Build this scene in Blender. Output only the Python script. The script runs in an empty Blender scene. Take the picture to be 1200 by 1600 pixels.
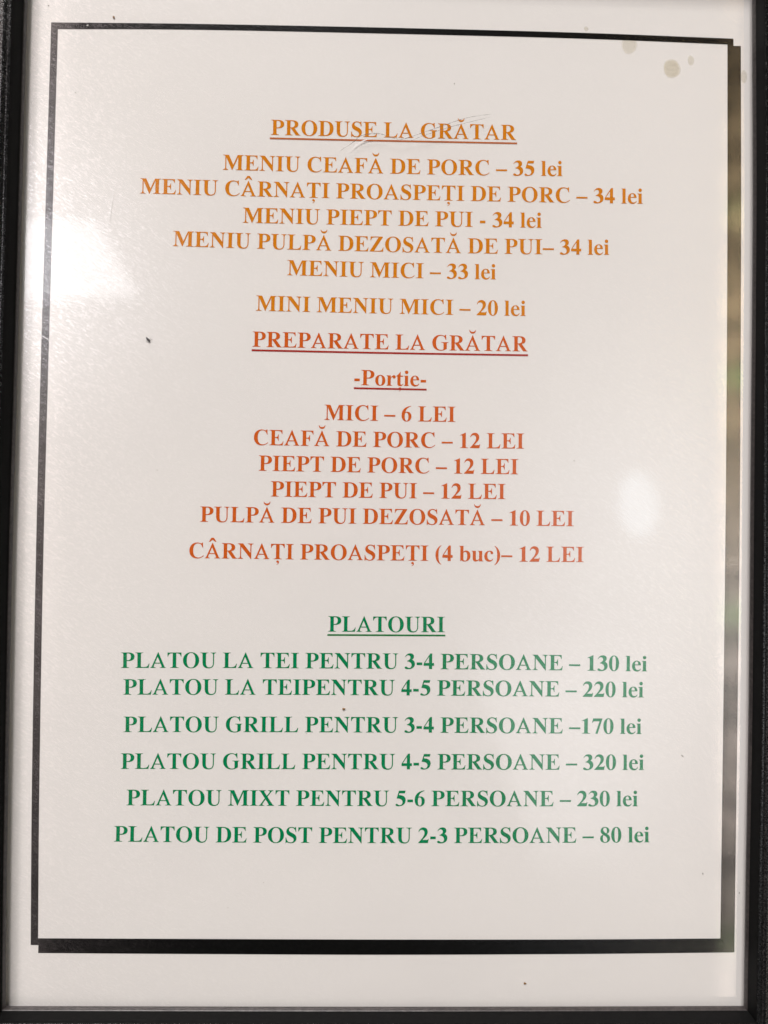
import bpy, math, random
from mathutils import Vector, Matrix
from mathutils.geometry import tessellate_polygon

random.seed(7)
MM = 0.001
scene = bpy.context.scene
COL = scene.collection

# ------------------------------------------------------------------ camera
cam_data = bpy.data.cameras.new("camera")
cam = bpy.data.objects.new("camera", cam_data)
COL.objects.link(cam)
cam_rot = Matrix(((0.99968976, -0.01332250, -0.02104515),
                  (0.01294671, 0.99975608, -0.01789312),
                  (0.02127839, 0.01761510, 0.99961840)))
cam.matrix_world = Matrix.Translation((-0.00587, -0.01202, 0.22017)) @ cam_rot.to_4x4()
cam_data.sensor_fit = 'VERTICAL'
cam_data.sensor_height = 36.0
cam_data.lens = 36.0 * 1250.0 / 1600.0
cam_data.clip_start = 0.005
cam_data.clip_end = 60.0
cam_data.dof.use_dof = True
cam_data.dof.focus_distance = 0.219
cam_data.dof.aperture_fstop = 9.0
scene.camera = cam

# ------------------------------------------------------------------ exposure
scene.view_settings.view_transform = 'Standard'
scene.view_settings.look = 'None'
scene.view_settings.exposure = 0.0
scene.view_settings.gamma = 1.0
scene.view_settings.use_curve_mapping = False
scene.cycles.use_denoising = True
scene.cycles.max_bounces = 5
scene.cycles.diffuse_bounces = 2
scene.cycles.glossy_bounces = 3
scene.cycles.transparent_max_bounces = 16
scene.cycles.sample_clamp_indirect = 6.0

# ------------------------------------------------------------------ world: the dim room round the frame
world = bpy.data.worlds.new("World")
scene.world = world
world.use_nodes = True


class Net:
    """Small helper for wiring node trees."""
    def __init__(self, tree):
        self.t = tree
        self.n = tree.nodes
        self.l = tree.links

    def node(self, kind, **kw):
        nd = self.n.new(kind)
        for k, v in kw.items():
            setattr(nd, k, v)
        return nd

    def put(self, sock, v):
        if hasattr(v, "is_linked"):
            self.l.new(v, sock)
        else:
            sock.default_value = v

    def math(self, op, a, b=None, c=None, clamp=False):
        nd = self.node('ShaderNodeMath', operation=op, use_clamp=clamp)
        for i, v in enumerate((a, b, c)):
            if v is not None:
                self.put(nd.inputs[i], v)
        return nd.outputs[0]

    def step(self, x, lo, hi):
        nd = self.node('ShaderNodeMapRange', interpolation_type='SMOOTHSTEP')
        self.put(nd.inputs['Value'], x)
        nd.inputs['From Min'].default_value = lo
        nd.inputs['From Max'].default_value = hi
        return nd.outputs['Result']

    def bell(self, x, centre, width):
        d = self.math('DIVIDE', self.math('SUBTRACT', x, centre), width)
        return self.math('EXPONENT', self.math('MULTIPLY', self.math('MULTIPLY', d, d), -1.0))

    def scale(self, col, f):
        nd = self.node('ShaderNodeVectorMath', operation='SCALE')
        self.put(nd.inputs[0], col)
        self.put(nd.inputs['Scale'], f)
        return nd.outputs[0]

    def add(self, a, b):
        nd = self.node('ShaderNodeVectorMath', operation='ADD')
        self.put(nd.inputs[0], a)
        self.put(nd.inputs[1], b)
        return nd.outputs[0]

    def noise(self, vec, scale, detail=2.0, rough=0.5):
        nd = self.node('ShaderNodeTexNoise')
        if vec is not None:
            self.l.new(vec, nd.inputs['Vector'])
        nd.inputs['Scale'].default_value = scale
        nd.inputs['Detail'].default_value = detail
        nd.inputs['Roughness'].default_value = rough
        return nd.outputs['Fac']

    def mixcol(self, f, a, b):
        nd = self.node('ShaderNodeMix', data_type='RGBA')
        self.put(nd.inputs[0], f)
        self.put(nd.inputs[6], a)
        self.put(nd.inputs[7], b)
        return nd.outputs[2]


W = Net(world.node_tree)
bg = [n for n in W.n if n.type == 'BACKGROUND'][0]
tc = W.node('ShaderNodeTexCoord')
sep = W.node('ShaderNodeSeparateXYZ')
W.l.new(tc.outputs['Generated'], sep.inputs[0])
zz = W.math('MAXIMUM', sep.outputs[2], 0.05)
ux = W.math('DIVIDE', sep.outputs[0], zz)
vy = W.math('DIVIDE', sep.outputs[1], zz)
blot = W.noise(tc.outputs['Generated'], 36.0, 2.0, 0.65)
# base: dim warm ceiling
total = W.add((0.0, 0.0, 0.0), (0.02, 0.02, 0.019))
# a timber wall standing to the right of the photographer
right = W.math('MULTIPLY', W.step(ux, 0.444, 0.452), W.math('SUBTRACT', 1.0, W.step(ux, 0.474, 0.487)))
right = W.math('MULTIPLY', right, W.math('SUBTRACT', 1.0, W.math('MULTIPLY', W.step(W.math('ABSOLUTE', W.math('ADD', vy, 0.0)), 0.30, 0.62), 0.62)))
right = W.math('MULTIPLY', right, W.math('MAXIMUM', W.math('MULTIPLY_ADD', blot, 5.5, -1.75), 0.15))
wallcol = W.mixcol(W.step(vy, -0.15, 0.15), (0.93, 0.77, 0.66, 1), (1.0, 0.71, 0.40, 1))
total = W.add(total, W.scale(wallcol, W.math('MULTIPLY', right, 6.0)))
# green lamp shades / plants in front of that wall
for gv, gw, gs in ((0.406, 0.018, 0.5), (0.194, 0.014, 1.3), (-0.105, 0.016, 1.1), (-0.515, 0.022, 0.35)):
    g = W.math('MULTIPLY', W.bell(vy, gv, gw), W.math('MULTIPLY', W.step(ux, 0.444, 0.454), W.math('SUBTRACT', 1.0, W.step(ux, 0.52, 0.6))))
    total = W.add(total, W.scale((0.45, 1.0, 0.25), W.math('MULTIPLY', g, gs * 2.6)))
# paler wall on the left
left = W.math('MULTIPLY', W.math('SUBTRACT', 1.0, W.step(ux, -0.394, -0.372)), W.step(ux, -0.75, -0.55))
left = W.math('MULTIPLY', left, W.math('MULTIPLY_ADD', W.step(vy, -0.6, 0.35), 1.0, 0.35))
total = W.add(total, W.scale((0.95, 0.80, 0.76), W.math('MULTIPLY', W.math('MULTIPLY', left, 1.7), W.math('MULTIPLY_ADD', blot, 2.0, 0.0))))
# a bright opening behind the photographer's shoulder
op = W.math('MULTIPLY', W.bell(ux, 0.36, 0.17), W.bell(vy, -0.04, 0.26))
total = W.add(total, W.scale((0.95, 0.98, 1.0), W.math('MULTIPLY', op, 1.4)))
shoulder = W.math('ADD', ux, W.math('MULTIPLY', vy, 0.35))
op2 = W.math('MULTIPLY', W.step(shoulder, 0.062, 0.082), W.math('MULTIPLY', W.math('SUBTRACT', 1.0, W.step(ux, 0.25, 0.42)),
             W.math('MULTIPLY', W.step(vy, -0.45, -0.36), W.math('SUBTRACT', 1.0, W.step(vy, -0.22, -0.10)))))
total = W.add(total, W.scale((0.95, 0.97, 1.0), W.math('MULTIPLY', op2, 1.3)))
# broad room light outside the mirror angle
amb = W.step(W.math('SQRT', W.math('ADD', W.math('MULTIPLY', ux, ux), W.math('MULTIPLY', vy, vy))), 0.75, 1.4)
total = W.add(total, W.scale((1.0, 0.93, 0.88), W.math('MULTIPLY', amb, 0.13)))
W.l.new(total, bg.inputs['Color'])
bg.inputs['Strength'].default_value = 1.0


# ------------------------------------------------------------------ lamps
def area_lamp(name, centre, ex, ey, radiance, colour, shape='RECTANGLE', spread=math.pi):
    """A rectangular lamp spanned by the edge vectors ex and ey, shining towards the frame."""
    ex, ey, c = Vector(ex), Vector(ey), Vector(centre)
    ld = bpy.data.lights.new(name, 'AREA')
    ld.shape = shape
    ld.size, ld.size_y = ex.length, ey.length
    ld.energy = radiance * math.pi * ex.length * ey.length * (0.785 if shape == 'ELLIPSE' else 1.0)
    ld.color = colour
    ld.spread = spread
    x = ex.normalized()
    y = (ey - x * ey.dot(x)).normalized()
    z = x.cross(y)
    if z.dot(-c) > 0:          # lamps shine along -z
        y = -y
        z = -z
    m = Matrix((x, y, z)).transposed().to_4x4()
    ob = bpy.data.objects.new(name, ld)
    ob.matrix_world = Matrix.Translation(c) @ m
    COL.objects.link(ob)
    return ob


H = 1.6
# the panel whose mirror image lies on the upper left of the pane
area_lamp("ceiling_panel_lamp", (-0.783, 0.5135, 1.391), (-0.4416, -0.113, -0.300), (0.132, -0.204, -0.118), 4.6, (0.955, 0.955, 1.0))
# an added lamp out of view, put in to brighten the left rail's face
area_lamp("added_rail_lamp", (-0.965, 0.66, 1.78), (0.10, 0.0, 0.0), (0.0, 0.62, 0.0), 13.0, (0.95, 0.97, 1.0))
# the small lamp mirrored on the right
area_lamp("ceiling_spot_lamp", (0.613, 0.046, H), (0.090, 0.010, 0.0), (-0.015, 0.150, 0.0), 3.2, (0.72, 0.88, 1.0), 'ELLIPSE')
# the main room light, high behind the top of the frame
area_lamp("ceiling_main_lamp", (-1.60, 7.05, 5.50), (3.5, 0.0, 0.0), (0.0, 1.5, -2.0), 38.5, (1.0, 0.958, 0.94))


# ------------------------------------------------------------------ materials
def new_mat(name):
    m = bpy.data.materials.new(name)
    m.use_nodes = True
    net = Net(m.node_tree)
    for nd in list(net.n):
        net.n.remove(nd)
    out = net.node('ShaderNodeOutputMaterial')
    return m, net, out


def srgb(r, g, b):
    def f(c):
        c /= 255.0
        return c / 12.92 if c <= 0.04045 else ((c + 0.055) / 1.055) ** 2.4
    return (f(r), f(g), f(b), 1.0)


def principled(net, out, base, rough, spec=0.5):
    p = net.node('ShaderNodeBsdfPrincipled')
    net.put(p.inputs['Base Color'], base)
    net.put(p.inputs['Roughness'], rough)
    p.inputs['Specular IOR Level'].default_value = spec
    net.l.new(p.outputs[0], out.inputs['Surface'])
    return p


def bump(net, height, strength, dist):
    b = net.node('ShaderNodeBump')
    b.inputs['Strength'].default_value = strength
    b.inputs['Distance'].default_value = dist
    net.l.new(height, b.inputs['Height'])
    return b.outputs[0]


def paper_material():
    m, n, out = new_mat("printer_paper")
    co = n.node('ShaderNodeTexCoord').outputs['Object']
    big = n.noise(co, 14.0, 3.0, 0.55)
    fine = n.noise(co, 1500.0, 1.0, 0.7)
    fibre = n.noise(co, 420.0, 2.0, 0.6)
    c = n.mixcol(n.math('MULTIPLY', n.step(big, 0.35, 0.65), 0.55), (0.820, 0.797, 0.785, 1), (0.795, 0.772, 0.764, 1))
    c = n.mixcol(n.math('MULTIPLY', n.step(fine, 0.52, 0.75), 0.05), c, (0.62, 0.59, 0.56, 1))
    # scattered dirt specks
    vo = n.node('ShaderNodeTexVoronoi')
    vo.inputs['Scale'].default_value = 95.0
    n.l.new(co, vo.inputs['Vector'])
    cs = n.node('ShaderNodeSeparateColor')
    n.l.new(vo.outputs['Color'], cs.inputs[0])
    pick = n.math('GREATER_THAN', cs.outputs[0], 0.88)
    dot = n.math('SUBTRACT', 1.0, n.step(vo.outputs['Distance'], 0.006, 0.022))
    c = n.mixcol(n.math('MULTIPLY', n.math('MULTIPLY', pick, dot), 0.55), c, (0.30, 0.27, 0.23, 1))
    p = principled(n, out, c, 0.75, 0.3)
    h = n.math('ADD', n.math('MULTIPLY', fibre, 0.6), n.math('MULTIPLY', n.noise(co, 60.0, 2.0), 2.0))
    n.l.new(bump(n, h, 0.25, 0.0002), p.inputs['Normal'])
    return m


def ink_material(name, col, col2, rough=0.6):
    """Laser toner: slightly uneven cover."""
    m, n, out = new_mat(name)
    co = n.node('ShaderNodeTexCoord').outputs['Object']
    f = n.noise(co, 1300.0, 3.0, 0.75)
    g = n.noise(co, 45.0, 2.0, 0.5)
    c = n.mixcol(n.step(f, 0.35, 0.68), col, col2)
    c = n.mixcol(n.math('MULTIPLY', n.step(g, 0.4, 0.7), 0.22), c, col2)
    principled(n, out, c, rough, 0.03)
    return m


def glass_material():
    m, n, out = new_mat("scratched_plexiglass")
    co = n.node('ShaderNodeTexCoord').outputs['Object']
    rot = n.node('ShaderNodeMapping', vector_type='TEXTURE')
    rot.inputs['Rotation'].default_value = (0, 0, math.radians(-32))
    rot.inputs['Scale'].default_value = (3.2, 1.0, 1.0)
    n.l.new(co, rot.inputs['Vector'])
    s1 = n.noise(rot.outputs[0], 2300.0, 1.0, 0.7)
    s2 = n.noise(co, 700.0, 1.0, 0.65)
    h = n.math('ADD', n.math('MULTIPLY', s1, 1.0), n.math('MULTIPLY', s2, 0.6))
    lw = n.node('ShaderNodeLayerWeight')
    lw.inputs['Blend'].default_value = 0.5
    face = n.math('POWER', lw.outputs['Facing'], 5.0)
    tr = n.node('ShaderNodeBsdfTransparent')
    tr.inputs['Color'].default_value = (0.91, 0.91, 0.905, 1)
    hz = n.node('ShaderNodeBsdfGlossy', distribution='BECKMANN')
    hz.inputs['Roughness'].default_value = 0.24
    n.l.new(bump(n, h, 1.0, 0.000012), hz.inputs['Normal'])
    sh = n.node('ShaderNodeBsdfGlossy', distribution='BECKMANN')
    sh.inputs['Roughness'].default_value = 0.066
    n.l.new(bump(n, h, 0.04, 0.00005), sh.inputs['Normal'])
    # the scratches scatter light on top of what the pane lets through
    sx = n.node('ShaderNodeSeparateXYZ')
    n.l.new(co, sx.inputs[0])
    worn = n.math('SUBTRACT', 1.0, n.math('MULTIPLY', n.step(sx.outputs[0], -0.075, 0.0), 0.62))   # the left side is wiped more often
    n.put(hz.inputs['Color'], n.mixcol(n.math('MULTIPLY', n.step(s1, 0.46, 0.74), worn), (0.048, 0.048, 0.049, 1), (0.125, 0.123, 0.128, 1)))
    m1 = n.node('ShaderNodeAddShader')
    n.l.new(tr.outputs[0], m1.inputs[0])
    n.l.new(hz.outputs[0], m1.inputs[1])
    m2 = n.node('ShaderNodeMixShader')
    n.put(m2.inputs[0], n.math('MULTIPLY_ADD', face, 0.9, 0.045))
    n.l.new(m1.outputs[0], m2.inputs[1])
    n.l.new(sh.outputs[0], m2.inputs[2])
    n.l.new(m2.outputs[0], out.inputs['Surface'])
    return m


def clear_material():
    m, n, out = new_mat("clear_plexiglass")
    tr = n.node('ShaderNodeBsdfTransparent')
    tr.inputs['Color'].default_value = (0.985, 0.985, 0.98, 1)
    n.l.new(tr.outputs[0], out.inputs['Surface'])
    return m


def frame_material():
    m, n, out = new_mat("black_grained_plastic")
    co = n.node('ShaderNodeTexCoord').outputs['Object']
    a = n.noise(co, 2900.0, 2.0, 0.7)
    b = n.noise(co, 900.0, 2.0, 0.6)
    d = n.node('ShaderNodeBsdfDiffuse')
    n.put(d.inputs['Color'], n.mixcol(n.step(a, 0.4, 0.7), (0.003, 0.003, 0.0033, 1), (0.008, 0.0075, 0.008, 1)))
    g = n.node('ShaderNodeBsdfGlossy', distribution='BECKMANN')
    n.put(g.inputs['Roughness'], n.math('MULTIPLY_ADD', b, 0.2, 0.16))
    h = n.math('ADD', a, n.math('MULTIPLY', b, 0.6))
    n.l.new(bump(n, h, 0.8, 0.000035), g.inputs['Normal'])
    mx = n.node('ShaderNodeMixShader')
    n.put(mx.inputs[0], n.math('MULTIPLY_ADD', n.step(a, 0.35, 0.7), 0.19, 0.006))
    n.l.new(d.outputs[0], mx.inputs[1])
    n.l.new(g.outputs[0], mx.inputs[2])
    n.l.new(mx.outputs[0], out.inputs['Surface'])
    return m


def matt_material():
    m, n, out = new_mat("matt_black_plastic")
    co = n.node('ShaderNodeTexCoord').outputs['Object']
    a = n.noise(co, 1200.0, 2.0, 0.7)
    principled(n, out, n.mixcol(a, (0.003, 0.003, 0.003, 1), (0.007, 0.007, 0.007, 1)), 0.6, 0.06)
    return m


def lip_material():
    m, n, out = new_mat("brownish_frame_lip")  # lip coloured browner and lighter than the rest of the rail
    co = n.node('ShaderNodeTexCoord').outputs['Object']
    a = n.noise(co, 900.0, 4.0, 0.7)
    c = n.mixcol(n.step(a, 0.35, 0.7), (0.022, 0.018, 0.018, 1), (0.05, 0.042, 0.04, 1))
    p = principled(n, out, c, 0.38, 0.5)
    n.l.new(bump(n, a, 0.5, 0.0002), p.inputs['Normal'])
    return m


def simple_material(name, c1, c2, scale, rough):
    m, n, out = new_mat(name)
    co = n.node('ShaderNodeTexCoord').outputs['Object']
    c = n.mixcol(n.step(n.noise(co, scale, 3.0, 0.65), 0.35, 0.68), c1, c2)
    p = principled(n, out, c, rough, 0.4)
    n.l.new(bump(n, n.noise(co, scale * 2.0, 3.0), 0.2, 0.02 / scale), p.inputs['Normal'])
    return m


def veil_material(name, col, alpha, rough=0.6):
    """A thin see-through film: a stain or a scratch."""
    m, n, out = new_mat(name)
    co = n.node('ShaderNodeTexCoord').outputs['Object']
    d = n.node('ShaderNodeBsdfDiffuse')
    d.inputs['Color'].default_value = col
    t = n.node('ShaderNodeBsdfTransparent')
    mx = n.node('ShaderNodeMixShader')
    f = n.noise(co, 900.0, 3.0, 0.7)
    n.put(mx.inputs[0], n.math('MULTIPLY', n.math('MULTIPLY_ADD', f, 0.9, 0.55), alpha))
    n.l.new(t.outputs[0], mx.inputs[1])
    n.l.new(d.outputs[0], mx.inputs[2])
    n.l.new(mx.outputs[0], out.inputs['Surface'])
    return m


MAT = {
    'paper': paper_material(),
    'glass': glass_material(),
    'glass_rest': clear_material(),
    'frame': frame_material(),
    'lip': lip_material(),
    'matt': matt_material(),
    'orange': ink_material("orange_toner", (0.62, 0.185, 0.002, 1), (0.67, 0.24, 0.010, 1)),
    'rust': ink_material("burnt_orange_toner", (0.58, 0.092, 0.005, 1), (0.64, 0.13, 0.018, 1)),
    'green': ink_material("green_toner", (0.0, 0.19, 0.060, 1), (0.0, 0.25, 0.095, 1)),
    'orange_rule': ink_material("orange_rule_toner", (0.44, 0.115, 0.035, 1), (0.50, 0.16, 0.06, 1)),
    'red_rule': ink_material("red_rule_toner", (0.34, 0.022, 0.018, 1), (0.42, 0.045, 0.03, 1)),
    'green_rule': ink_material("green_rule_toner", (0.006, 0.16, 0.035, 1), (0.012, 0.21, 0.05, 1)),
    'black': ink_material("black_toner", (0.002, 0.002, 0.002, 1), (0.005, 0.005, 0.0048, 1), 0.5),
    'board': simple_material("grey_cardboard", (0.30, 0.26, 0.21, 1), (0.36, 0.32, 0.27, 1), 200.0, 0.9),
    'table': simple_material("dark_tabletop", (0.05, 0.035, 0.024, 1), (0.09, 0.06, 0.04, 1), 12.0, 0.5),
    'stain': veil_material("grease_film", (0.66, 0.56, 0.31, 1), 0.080),
    'film_faint': veil_material("faint_grease_tint_film", (0.66, 0.57, 0.33, 1), 0.050),
    'scratch_line_dark': veil_material("dark_scratch_and_line", (0.16, 0.14, 0.125, 1), 0.62),
    'scratch_white': veil_material("white_scratch", (0.97, 0.96, 0.97, 1), 0.92),
    'crumb': simple_material("brown_crumb", (0.20, 0.10, 0.03, 1), (0.36, 0.20, 0.07, 1), 2500.0, 0.7),
    'dark_speck': simple_material("dark_dirt", (0.07, 0.055, 0.04, 1), (0.16, 0.13, 0.09, 1), 2500.0, 0.8),
    'pale_speck': simple_material("pale_dust", (0.75, 0.74, 0.72, 1), (0.9, 0.89, 0.87, 1), 2500.0, 0.8),
    'gnat': simple_material("black_gnat", (0.01, 0.009, 0.008, 1), (0.03, 0.026, 0.022, 1), 3000.0, 0.45),
}


# ------------------------------------------------------------------ object helpers
def mesh_obj(name, verts, faces, mat, parent=None, smooth=False, label=None, mats=None, fmat=None):
    me = bpy.data.meshes.new(name)
    me.from_pydata([tuple(v) for v in verts], [], faces)
    for mm in (mats or [mat]):
        me.materials.append(mm)
    if fmat:
        for p, i in zip(me.polygons, fmat):
            p.material_index = i
    if smooth:
        for p in me.polygons:
            p.use_smooth = True
    me.update()
    ob = bpy.data.objects.new(name, me)
    COL.objects.link(ob)
    if parent is not None:
        ob.parent = parent
    if label:
        ob['label'] = label
    return ob


def empty(name, loc, label, cat, group=None):
    o = bpy.data.objects.new(name, None)
    o.location = loc
    o.empty_display_size = 0.02
    COL.objects.link(o)
    o['label'] = label
    o['category'] = cat
    if group:
        o['group'] = group
    return o


def tag(o, label, cat, group=None):
    o['label'] = label
    o['category'] = cat
    if group:
        o['group'] = group
    return o


def smooth_poly(pts, n):
    """Resample a polyline through pts with a Catmull-Rom spline."""
    pts = [Vector(p) for p in pts]
    ext = [pts[0] * 2 - pts[1]] + pts + [pts[-1] * 2 - pts[-2]]
    out = []
    for i in range(1, len(ext) - 2):
        p0, p1, p2, p3 = ext[i - 1:i + 3]
        for k in range(n):
            t = k / n
            out.append(0.5 * ((2 * p1) + (p2 - p0) * t + (2 * p0 - 5 * p1 + 4 * p2 - p3) * t * t + (3 * p1 - p0 - 3 * p2 + p3) * t ** 3))
    out.append(pts[-1])
    return out


# ------------------------------------------------------------------ the surface everything lies on
table_z = -0.0082
tv = []
for x, y in ((-1.5, -1.5), (1.5, -1.5), (1.5, 1.5), (-1.5, 1.5)):
    tv.append((x, y, table_z))
for x, y in ((-1.5, -1.5), (1.5, -1.5), (1.5, 1.5), (-1.5, 1.5)):
    tv.append((x, y, table_z - 0.03))
tb = mesh_obj("tabletop", tv, [(0, 1, 2, 3), (7, 6, 5, 4), (0, 4, 5, 1), (1, 5, 6, 2), (2, 6, 7, 3), (3, 7, 4, 0)], MAT['table'])
tb['kind'] = 'structure'

# ------------------------------------------------------------------ the picture frame
frame = empty("picture_frame", (0, 0, table_z), "black grained picture frame with scratched clear pane around the printed menu sheet", "picture frame")


def fparent(ob):
    ob.parent = frame
    ob.matrix_parent_inverse = Matrix.Translation((0, 0, -table_z))
    return ob


# inner edges of the opening at the height of the pane, in millimetres; the thin rails bow outwards a little
EDGE = {
    'left': smooth_poly([(-100.2, 146.2), (-100.45, 130.5), (-100.75, 95.2), (-100.9, 60.1), (-101.1, 25.2), (-101.4, -26.7), (-101.1, -103.8), (-100.7, -141.5)], 6),
    'bottom': smooth_poly([(-100.7, -141.5), (-51.1, -141.6), (0.4, -141.65), (52.5, -141.57), (98.5, -141.4)], 6),
    'right': smooth_poly([(98.5, -141.4), (98.9, -103.0), (99.45, -59.4), (99.7, 10.9), (99.87, 46.4), (99.9, 82.0), (99.6, 120.0), (99.4, 146.0)], 6),
    'top': smooth_poly([(99.4, 146.0), (50.0, 146.5), (0.0, 146.7), (-50.0, 146.6), (-100.2, 146.2)], 6),
}


def profile(ur):
    """Cross-section of a rail: (distance outwards, height), both in mm; ur is where the inner ridge stands."""
    p = [(0.0, 1.95), (0.0, 2.55), (0.08, 2.9), (0.2, 3.35), (0.34, 3.5)]                  # lip
    p += [(0.34 + (ur - 0.34) * 0.25, 4.2), (0.34 + (ur - 0.34) * 0.75, 6.8), (ur, 7.75)]  # inner wall
    p += [(ur + 0.10, 8.05), (ur + 0.32, 8.22), (ur + 0.7, 8.28), (ur + 1.0, 8.24)]        # rounded ridge
    p += [(ur + 1.25, 8.30), (ur + 1.6, 8.52), (ur + 2.1, 8.62), (6.0, 8.65), (11.5, 8.6)] # face
    p += [(13.0, 8.35), (13.7, 7.7), (14.0, 6.7), (14.0, -7.6), (13.6, -8.1), (5.2, -8.1), (5.2, 1.95)]
    return p


# outward direction at each corner is the mitre, along a rail it is the rail's own normal
def rail(key, ur, label):
    pts = EDGE[key]
    nrm = {'left': Vector((-1, 0)), 'right': Vector((1, 0)), 'top': Vector((0, 1)), 'bottom': Vector((0, -1))}[key]
    nxt = {'left': ('top', 'bottom'), 'bottom': ('left', 'right'), 'right': ('bottom', 'top'), 'top': ('right', 'left')}[key]
    nn = {'left': Vector((-1, 0)), 'right': Vector((1, 0)), 'top': Vector((0, 1)), 'bottom': Vector((0, -1))}
    prof = profile(ur)
    verts, faces, fm = [], [], []
    n = len(prof)
    L = len(pts)
    for i, p in enumerate(pts):
        # slide towards the mitre near the ends
        for (u, z) in prof:
            q = Vector((p.x, p.y)) + nrm * u
            # near the corner shift along the rail so that both ends are cut at 45 degrees
            if i == 0:
                q += nn[nxt[0]] * (u - 0.03 if u > 0.05 else u)
            elif i == L - 1:
                q += nn[nxt[1]] * (u - 0.03 if u > 0.05 else u)
            verts.append((q.x * MM, q.y * MM, z * MM))
    for i in range(L - 1):
        for k in range(n):
            a, b = i * n + k, i * n + (k + 1) % n
            faces.append((a, b, b + n, a + n))
            fm.append(1 if k < 4 else 2 if k < 8 else 0)
    faces.append(tuple(range(n - 1, -1, -1)))
    faces.append(tuple((L - 1) * n + k for k in range(n)))
    fm += [0, 0]
    ob = mesh_obj("frame_rail", verts, faces, None, mats=[MAT['frame'], MAT['lip'], MAT['matt']], fmat=fm, smooth=False)
    return fparent(ob)


rail('left', 1.35, None)
rail('bottom', 0.95, None)
rail('right', 0.55, None)
rail('top', 0.95, None)


def slab(name, x0, y0, x1, y1, z0, z1, mat, rest=None):
    v = [(x * MM, y * MM, z * MM) for z in (z1, z0) for x, y in ((x0, y0), (x1, y0), (x1, y1), (x0, y1))]
    f = [(0, 1, 2, 3), (7, 6, 5, 4), (0, 4, 5, 1), (1, 5, 6, 2), (2, 6, 7, 3), (3, 7, 4, 0)]
    return mesh_obj(name, v, f, mat, mats=[mat, rest] if rest else None, fmat=[0, 1, 1, 1, 1, 1] if rest else None)


pane = fparent(slab("glass_pane", -104.5, -145.0, 103.2, 149.8, 0.45, 1.90, MAT['glass'], MAT['glass_rest']))
pane['label'] = "clear plastic pane, finely scratched and glaring at the left edge"
fparent(slab("backing_board", -104.5, -145.0, 103.2, 149.8, -3.0, -0.25, MAT['board']))


def ribbon(name, pts, widths, z, mat, parent, label=None, jitter=0.0, inv=None):
    pts = smooth_poly(pts, 8)
    L = len(pts)
    v, f = [], []
    for i, p in enumerate(pts):
        a, b = pts[max(0, i - 1)], pts[min(L - 1, i + 1)]
        t = (b - a).normalized()
        nn = Vector((-t.y, t.x))
        s = i / (L - 1) * (len(widths) - 1)
        k = min(int(s), len(widths) - 2)
        w = widths[k] + (widths[k + 1] - widths[k]) * (s - k)
        w *= 1 + random.uniform(-jitter, jitter)
        o = random.uniform(-jitter, jitter) * 0.05
        for sg in (-0.5, 0.5):
            q = p + nn * (w * sg + o)
            v.append((q.x * MM, q.y * MM, z * MM))
    for i in range(L - 1):
        f.append((2 * i, 2 * i + 1, 2 * i + 3, 2 * i + 2))
    ob = mesh_obj(name, v, f, mat, parent, label=label)
    if inv is not None:
        ob.matrix_parent_inverse = inv
    return ob


# scratches and a grey line in the pane
ribbon("scratch", [(-14.6, 91.0), (-11.04, 93.45), (-9.3, 95.08), (-7.02, 95.76), (-4.39, 96.0), (-2.27, 95.6), (-0.14, 94.85), (2.68, 94.65), (7.07, 96.18), (13.22, 98.46), (18.5, 100.45), (22.92, 101.54), (26.98, 102.17)],
       [0.10, 0.20, 0.24, 0.20, 0.16, 0.20, 0.14, 0.05], 1.93, MAT['scratch_line_dark'], pane, "long curved grey scratch across the top heading", 0.5)
ribbon("scratch", [(4.44, 94.1), (8.83, 95.9), (14.98, 98.1), (20.27, 99.6), (26.45, 101.3)],  # thin grey line running beside the long curved scratch
       [0.03, 0.14, 0.16, 0.05], 1.93, MAT['scratch_line_dark'], pane, "straight grey line beside the long curved scratch", 0.5)
ribbon("scratch", [(-12.2, 91.6), (-9.6, 93.9), (-7.6, 94.9), (-5.6, 95.2)], [0.05, 0.2, 0.25, 0.05], 0.43, MAT['scratch_white'], pane, "short whitish scuff at the curved scratch", 0.4)
ribbon("scratch", [(-98.86, 41.83), (-97.13, 41.34), (-95.74, 40.84), (-95.07, 41.73)], [0.06, 0.16, 0.14, 0.05], 0.43, MAT['scratch_white'], pane, "short white nick near the left rail", 0.4)
ribbon("scratch", [(-95.4, 38.9), (-93.08, 37.05), (-90.39, 31.52), (-88.56, 26.32), (-85.31, 18.54)], [0.16, 0.14, 0.08, 0.08, 0.03], 0.43, MAT['scratch_white'], pane, "long white scratch below the glare", 0.4)
ribbon("scratch", [(-76.0, 84.0), (-77.2, 76.0), (-78.2, 68.0)], [0.03, 0.10, 0.05], 0.43, MAT['scratch_white'], pane, "short pale upright scratch above the glare", 0.5)

# ------------------------------------------------------------------ the printed sheet
sheet = empty("menu_sheet", (0, 0, 0), "white printed menu sheet with orange, red and green price lines under the pane", "menu")
nx, ny = 24, 34
pv, pf = [], []
for j in range(ny + 1):
    for i in range(nx + 1):
        x = -103.5 + 206.0 * i / nx
        y = -144.0 + 292.0 * j / ny
        pv.append((x * MM, y * MM, (0.012 * math.sin(x * 0.045 + 1) * math.sin(y * 0.03) - 0.02) * MM))
for j in range(ny):
    for i in range(nx):
        a = j * (nx + 1) + i
        pf.append((a, a + 1, a + nx + 2, a + nx + 1))
top_n = len(pv)
pv += [(x, y, z - 0.1 * MM) for x, y, z in pv]
pf += [tuple(top_n + k for k in reversed(f)) for f in pf]
rim = [i for i in range(nx + 1)] + [(j * (nx + 1) + nx) for j in range(1, ny + 1)] + [ny * (nx + 1) + i for i in range(nx - 1, -1, -1)] + [j * (nx + 1) for j in range(ny - 1, 0, -1)]
for k in range(len(rim)):
    a, b = rim[k], rim[(k + 1) % len(rim)]
    pf.append((b, a, a + top_n, b + top_n))
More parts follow.
